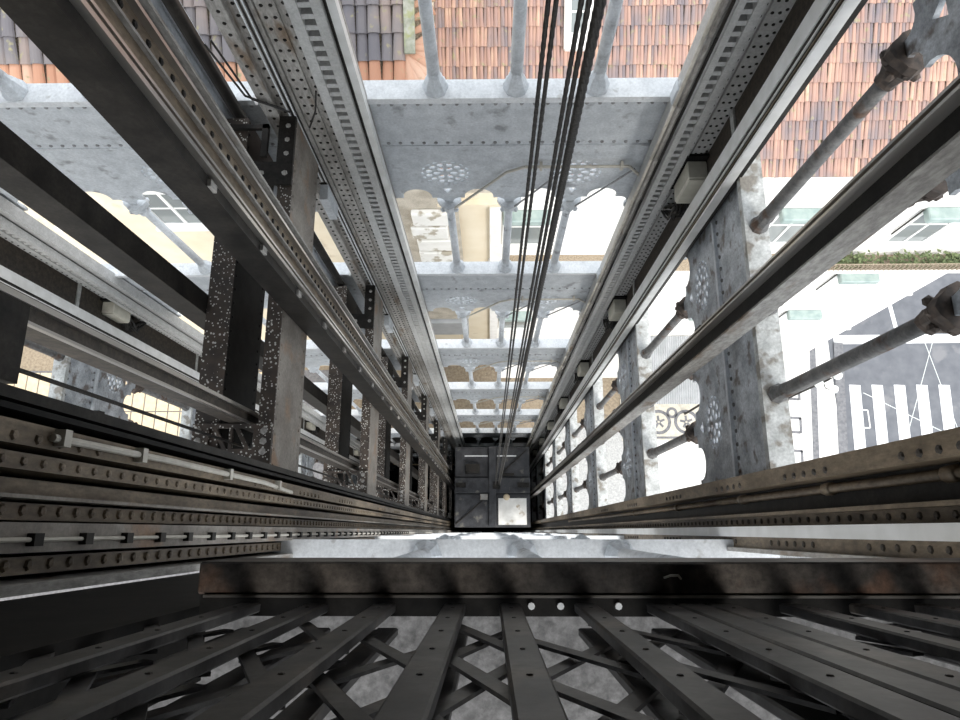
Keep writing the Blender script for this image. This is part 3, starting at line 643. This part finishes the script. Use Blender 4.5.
ws = tag(MB().box(.4,6.3,6.8,7.8,.0,.06).build('kerb_pavement','limestone'), 'white pavement strip along the foot of the white building', 'pavement', kind='structure')
tag(MB().box(MX(1.7),1.7,-.14,2.84,.0,.08).build('pit_floor','black_steel'), 'black floor of the lift pit under the car', 'floor', kind='structure')
MB().vb(-1.3,1.75,-.22,-.16,20.7,BOT).build('lower_panel','dark_steel',walls['wall_front'])
# tan slabs on the other side
sl = tag(MB().box(-30,-7.2,-8,7.2,.0,.02).build('terrace','basalt'), 'tan slab terrace beyond the second shaft', 'terrace', kind='structure')
for i in range(24):
    for j in range(3):
        x = -22.5+i*.56; MB().box(x+.03,x+.53,1.6+j*1.85,3.4+j*1.85,.02,.06).build('paving_slab','tan_slab',sl)
# corrugated canopy at the foot of the facade
t = empty('canopy', (8.6,6.4,0)); x0, y0 = atd(640,377,27); x1, y1 = atd(708,404,27)
m = MB(); vv = []; ff = []; NC = 60
for i in range(NC+1):
    x = x0+(x1-x0)*i/NC; z = 3.0 + (.03 if i%2 else -.03)
    vv += [(x,y1,z),(x,7.75,z+.5)]
for i in range(NC): ff.append((2*i,2*i+2,2*i+3,2*i+1))
m.add(vv, ff); so_ = m.build('corrugated_sheet','corrugated',t); md = so_.modifiers.new('solid','SOLIDIFY'); md.thickness = .02
for x in (x0+.1,x1-.1): MB().tube((x,y1+.1,.06),(x,y1+.1,2.98),.05).build('post','dark_steel',t)
localise(t); tag(t, 'corrugated grey canopy above the mosaic pavement', 'canopy')
# street lamp with three globes
lx, ly = atd(832,378,25.6); t = empty('street_lamp', (lx,ly,.06))
MB().lathe([(.16,.06),(.14,.3),(.06,.4),(.05,4.0),(.03,4.3)],10,(lx,ly,0)).build('post','dark_steel',t,True)
for i in range(4):
    a = i*math.pi/2+.4; ex, ey = lx+.42*math.cos(a), ly+.42*math.sin(a)
    arm = MB().path([(lx,ly,3.7),(lx+.25*math.cos(a),ly+.25*math.sin(a),3.6),(ex,ey,3.9)],.02).build('arm','dark_steel',t)
    MB().lathe([(.05,-.18),(.15,-.08),(.17,.05),(.12,.16),(.03,.2)],12,(ex,ey,4.1)).build('globe','globe',t,True)
localise(t); tag(t, 'street lamp with pale glass globes at the kerb', 'street lamp')
wi = 0
for (pa, pb, lab) in (((868,395),(960,440),'thin overhead wire slanting across the zebra crossing'),((930,330),(900,440),'thin overhead wire crossing another above the street'),((905,330),(950,450),'thin overhead wire slanting down over the stripes')):
    a = atd(*pa,22); b_ = atd(*pb,22); hw_ = 8+.35*wi; wi += 1; p = Vector((*a,hw_)); q = Vector((*b_,hw_)); v = q-p
    tag(MB().tube(p-v*.05,q+v*.6,.010,5).build('overhead_wire','globe'), lab, 'wire')

# ------------------------------------------------------------------ buildings
def tile_profile(wd, ln, seg=5, lift=.02, conv=1, taper=.84):
    vv = []; th = .012
    for y, s in ((0,1.0),(ln,taper)):
        for rr in (1.0, 1-th/(wd/2)):
            for i in range(seg+1):
                t = math.pi*i/seg; vv.append((-math.cos(t)*wd/2*s*rr, y, conv*math.sin(t)*wd*.36*s*rr + (lift if y == 0 else 0)))
    q = seg+1; ff = []
    for i in range(seg): ff += [(i,i+1,2*q+i+1,2*q+i), (q+i+1,q+i,3*q+i,3*q+i+1), (i+1,i,q+i,q+i+1)]
    return vv, ff
def roof_frame(Y0, D0, slope):
    a = math.radians(slope); return lambda x, s, u: (x, Y0 + s*math.cos(a) - u*math.sin(a), Z(D0) + s*math.sin(a) + u*math.cos(a))
# --- long white street building with red tiles
B1 = empty('building', (7,8,0)); YB = 7.8; EX0, EX1 = .32, 14.3; RX0 = -1.14; ED = 13.3
MB().box(EX0,EX1,YB,YB+9,0,Z(ED)-.05).build('wall','white_wall',B1)
MB().box(EX0,EX1+.15,YB-.18,YB+.05,Z(ED)-.30,Z(ED)-.06).build('cornice','white_wall',B1)
fr = roof_frame(YB-.28, ED+.05, 25)
m = MB(); tv, tf = tile_profile(.088,.46,4); rnd = random.Random(3)
deck = MB().add([fr(RX0,0,-.03),fr(EX1+.2,0,-.03),fr(EX1+.2,5.2,-.03),fr(RX0,5.2,-.03)],[(0,1,2,3)]).build('roof','gravel',B1)
for j in range(13):
    for i in range(int((EX1+.2-RX0)/.074)):
        x = RX0+.04+i*.074; dy = rnd.uniform(-.012,.012); rz = rnd.uniform(-.04,.04); lz = rnd.uniform(0,.012)
        m.add([fr(x+vx+vy*rz, j*.39+vy+dy, vz+lz+(.012 if i%2 else -.012)) for vx,vy,vz in tv], tf)
stuff(m.build('roof_tiles','tile_red',deck))
fr2 = fr
# white dormer
X0, dd = atY(578,25,10.35)
def slab(x0,x1,s0,s1,u0,u1): return MB().add([fr(*p) for p in ((x0,s0,u0),(x1,s0,u0),(x1,s1,u0),(x0,s1,u0),(x0,s0,u1),(x1,s0,u1),(x1,s1,u1),(x0,s1,u1))],[(3,2,1,0),(4,5,6,7),(0,1,5,4),(1,2,6,5),(2,3,7,6),(3,0,4,7)])
sk = slab(X0-.30,X0+.30,2.62,4.1,.0,.20).build('skylight','white_wall',B1,bevel=.03)
slab(X0-.16,X0+.16,2.95,3.75,.20,.215).build('skylight_pane','window_glass',sk); slab(X0-.02,X0+.02,2.95,3.75,.215,.235).build('skylight_bar','window_white',sk); slab(X0-.16,X0+.16,3.33,3.37,.215,.235).build('skylight_bar','window_white',sk)
# windows: frames, panes, teal awning boxes
for row, d in enumerate((15.6,19.9,23.6,27.4)):
    for cx in (.95,4.4,7.9,11.5):
        ww, hh = 1.0, (1.75 if row < 3 else 2.3)
        z1 = Z(d); z0 = z1-hh
        wn = MB().box(cx-ww/2-.09,cx+ww/2+.09,YB-.04,YB,z1,z1+.1).box(cx-ww/2-.09,cx-ww/2,YB-.04,YB,z0,z1).box(cx+ww/2,cx+ww/2+.09,YB-.04,YB,z0,z1).box(cx-ww/2-.15,cx+ww/2+.15,YB-.14,YB,z0-.1,z0)
        wn.box(cx-.03,cx+.03,YB-.035,YB,z0,z1).box(cx-ww/2,cx+ww/2,YB-.03,YB,z0+hh*.6,z0+hh*.6+.05)
        wo = wn.build('window','window_white',B1)
        for (xa,xb) in ((cx-ww/2,cx-.03),(cx+.03,cx+ww/2)):
            for (za,zb) in ((z0,z0+hh*.6),(z0+hh*.6+.05,z1)): MB().box(xa,xb,YB-.015,YB-.002,za,zb).build('pane','window_glass' if row == 0 or cx < 1 else 'blown_pane',wo)
        MB().box(cx-ww/2-.1,cx+ww/2+.1,YB-.34,YB,z1+.03,z1+.27).build('awning_box','teal',wo,bevel=.03)
        MB().tube((cx-ww/2-.16,YB-.05,z1+.2),(cx-ww/2-.16,YB-.05,z1-1.2),.022,6).build('awning_rod','dark_steel',wo)
# balcony with gravel and hedge
bl = MB().box(.35,EX1,YB-.55,YB,Z(18.25)-.16,Z(18.25)).build('balcony','white_wall',B1)
MB().box(.4,9.0,YB-.5,YB,Z(18.25),Z(18.25)+.05).build('gravel_bed','gravel',bl)
MB().box(9.0,EX1-.1,YB-.5,YB-.05,Z(18.25),Z(18.25)+.05).build('soil','gravel',bl)
m = MB(); rnd = random.Random(5)
for i in range(520):
    c = Vector((rnd.choice((rnd.gauss(10.4,.35),rnd.gauss(12.0,.5),rnd.gauss(13.3,.4))), YB-.48+rnd.random()*.42, Z(18.25)+.05+rnd.random()**1.5*.4*(.5+.5*math.sin(i*.013)**2))); a = rnd.random()*6.28; l = .05+rnd.random()*.04
    u = Vector((math.cos(a),math.sin(a),rnd.uniform(-.3,.5)))*l; v = Vector((-math.sin(a),math.cos(a),rnd.uniform(-.2,.4)))*l*.5
    m.add([c-u,c+v,c+u,c-v],[(0,1,2,3)])
stuff(m.build('hedge','leaf',bl))
m = MB()
for i in range(40):
    x = 9.0+i*.13; m.tube((x,YB-.53,Z(18.2)),(x+.13,YB-.53,Z(17.75)),.016,4); m.tube((x+.13,YB-.53,Z(18.2)),(x,YB-.53,Z(17.75)),.016,4)
m.tube((9,YB-.53,Z(17.75)),(14.3,YB-.53,Z(17.75)),.015,5)
m.build('railing','gravel',bl)
MB().box(EX0,EX1+.02,YB-.06,YB,Z(21.6)-.12,Z(21.6)).build('string_course','white_wall',B1); MB().box(EX0,EX1+.02,YB-.06,YB,Z(25.6)-.12,Z(25.6)).build('string_course','white_wall',B1)
localise(B1); tag(B1, 'long white building with a red tiled roof and teal awning boxes', 'building')

# --- cream corner building with grey barrel tiles
B2 = empty('building', (-6,7.5,0)); YC = 7.4; D2 = 9.9
MB().box(-14,-1.15,YC,YC+6,0,Z(D2)-.1).build('wall','cream_wall',B2)
fr = roof_frame(YC-.05, D2+.02, 27)
deck = MB().add([fr(-14,0,-.04),fr(-1.02,0,-.04),fr(-1.02,5,-.04),fr(-14,5,-.04)],[(0,1,2,3)]).build('roof','gravel',B2)
tv, tf = tile_profile(.215,.50,6,.03)
def tmesh(name, mt, flip=False):
    m = MB().add(tv, tf).mesh(name, mt, False); return m
tm_old, tm_or = tmesh('roof_tile','tile_old'), tmesh('roof_tile','tile_orange')
a27 = math.radians(27); rnd = random.Random(11)
for j in range(6):
    for i in range(46):
        x = -9.7+i*.205
        if x > -1.45: continue
        if len(deck.children) > 285: break
        mt = tm_or if j == 0 else tm_old
        p = fr(x, j*.43-.03, (.0 if (i%2) else .045)+rnd.uniform(0,.01)+.01)
        o = link('roof_tile', mt, deck, p); o.rotation_euler = (a27+rnd.uniform(-.02,.02), 0, rnd.uniform(-.03,.03))
        if not i % 2: pass
# mossy ridge and fan of orange hip tiles
MB().add([fr(*p) for p in ((-1.40,.5,0),(-1.22,.5,0),(-1.22,4.5,0),(-1.40,4.5,0),(-1.40,.5,.16),(-1.22,.5,.16),(-1.22,4.5,.16),(-1.40,4.5,.16))],[(3,2,1,0),(4,5,6,7),(0,1,5,4),(1,2,6,5),(2,3,7,6),(3,0,4,7)]).build('ridge_cap','moss',deck)
hv, hf = tile_profile(.17,.56,6,.02,1,.45)
tm_hip = MB().add(hv, hf).mesh('hip_tile', 'tile_orange')
for i in range(9):                                                # fan of orange hip tiles turning the corner
    ph = math.radians(-4 + i*13)
    pos = Vector(fr(-1.37+.62*math.sin(ph)*.82, .62-.66*math.cos(ph), .04+.02*(i%2)))
    o = link('hip_tile', tm_hip, deck); o.matrix_local = Matrix.Translation(pos) @ Matrix.Rotation(a27,4,'X') @ Matrix.Rotation(ph,4,'Z')
for j in range(6):
    pos = Vector(fr(-.90, .80+j*.20, .05)); o = link('hip_tile', tm_hip, deck); o.matrix_local = Matrix.Translation(pos) @ Matrix.Rotation(a27,4,'X') @ Matrix.Rotation(math.radians(112),4,'Z') @ Matrix.Diagonal((1.1,.7,1,1))
# windows of the cream building
for (px, py) in ((168,203),(60,203),(168,300)):
    X, dd = atY(px, py, YC); ww, hh = 1.1, 1.5; z1 = Z(dd)+.5; z0 = z1-hh
    wo = MB().box(X-ww/2-.1,X+ww/2+.1,YC-.05,YC,z1,z1+.1).box(X-ww/2-.1,X-ww/2,YC-.05,YC,z0,z1).box(X+ww/2,X+ww/2+.1,YC-.05,YC,z0,z1).box(X-ww/2-.2,X+ww/2+.2,YC-.2,YC,z0-.1,z0).box(X-.04,X+.04,YC-.04,YC,z0,z1).box(X-ww/2,X+ww/2,YC-.03,YC,z0+hh*.5,z0+hh*.5+.05).build('window','window_white',B2)
    for xa, xb in ((X-ww/2,X-.04),(X+.04,X+ww/2)):
        for za, zb in ((z0,z0+hh*.5),(z0+hh*.5+.05,z1)): MB().box(xa,xb,YC-.015,YC-.002,za,zb).build('pane','window_glass',wo)
# lower annex: stone patch, peeling plaster, pilaster
MB().box(-1.15,.20,YC+.05,YC+6,0,Z(13.7)).build('annex_wall','cream_wall',B2)
MB().box(-1.2,.28,YC-.08,YC+.1,Z(14.25),Z(14.13)).build('annex_cornice','cream_wall',B2)
MB().box(-1.2,.28,YC-.0,YC+.4,Z(13.72),Z(13.6)).build('annex_coping','stone_wall',B2)
MB().box(.02,.30,YC-.1,YC+.1,Z(17.6),Z(14.3)).build('pilaster','limestone',B2); MB().box(-.02,.34,YC-.14,YC+.1,Z(17.9),Z(17.6)).build('pilaster_foot','limestone',B2)
MB().box(.02,.30,YC-.1,YC+.1,Z(29.9),Z(18.3)).build('pilaster','limestone',B2)
MB().box(-2.25,-.72,YC-.06,YC,Z(17.6),Z(13.2)).build('stone_facing','stone_wall',B2)
rnd = random.Random(2)
for j in range(4):
    MB().box(-1.88+rnd.uniform(-.05,.05),-.95+rnd.uniform(-.08,.08),YC-.22,YC-.06,Z(14.35+j*.75+.62),Z(14.35+j*.75)).build('plaster_block','peeling_plaster',B2,bevel=.03)
MB().box(-.7,.02,YC-.35,YC+.05,Z(18.25),Z(18.05)).build('annex_ledge','gravel',B2)
MB().box(-2.4,-.75,YC-.25,YC,Z(22.2),Z(19.6)).build('stone_facing','stone_wall',B2); MB().box(-2.4,-.75,YC-.35,YC,Z(23.8),Z(22.4)).build('metal_shutter','corrugated',B2)
localise(B2); tag(B2, 'cream building with grey barrel tiles and an orange eave row', 'building')
# --- pale building across the street, behind the second shaft
B3 = empty('building', (-26,2,0))
MB().box(-34,-23.2,-14,7.0,0,Z(17)).build('wall','cream_wall',B3)
for j in range(3):
    for i in range(4):
        y = -4+i*3; z0 = 1.2+j*3.8
        wo = MB().box(-23.2,-23.12,y-.65,y+.65,z0-.1,z0).box(-23.2,-23.12,y-.65,y-.55,z0,z0+1.9).box(-23.2,-23.12,y+.55,y+.65,z0,z0+1.9).box(-23.2,-23.12,y-.65,y+.65,z0+1.9,z0+2.0).box(-23.2,-23.14,y-.03,y+.03,z0,z0+1.9).build('window','window_white',B3)
        for ya, yb in ((y-.55,y-.03),(y+.03,y+.55)): MB().box(-23.2,-23.18,ya,yb,z0,z0+1.9).build('pane','window_glass',wo)
localise(B3); tag(B3, 'plain cream house standing beyond the tan slab terrace', 'building')
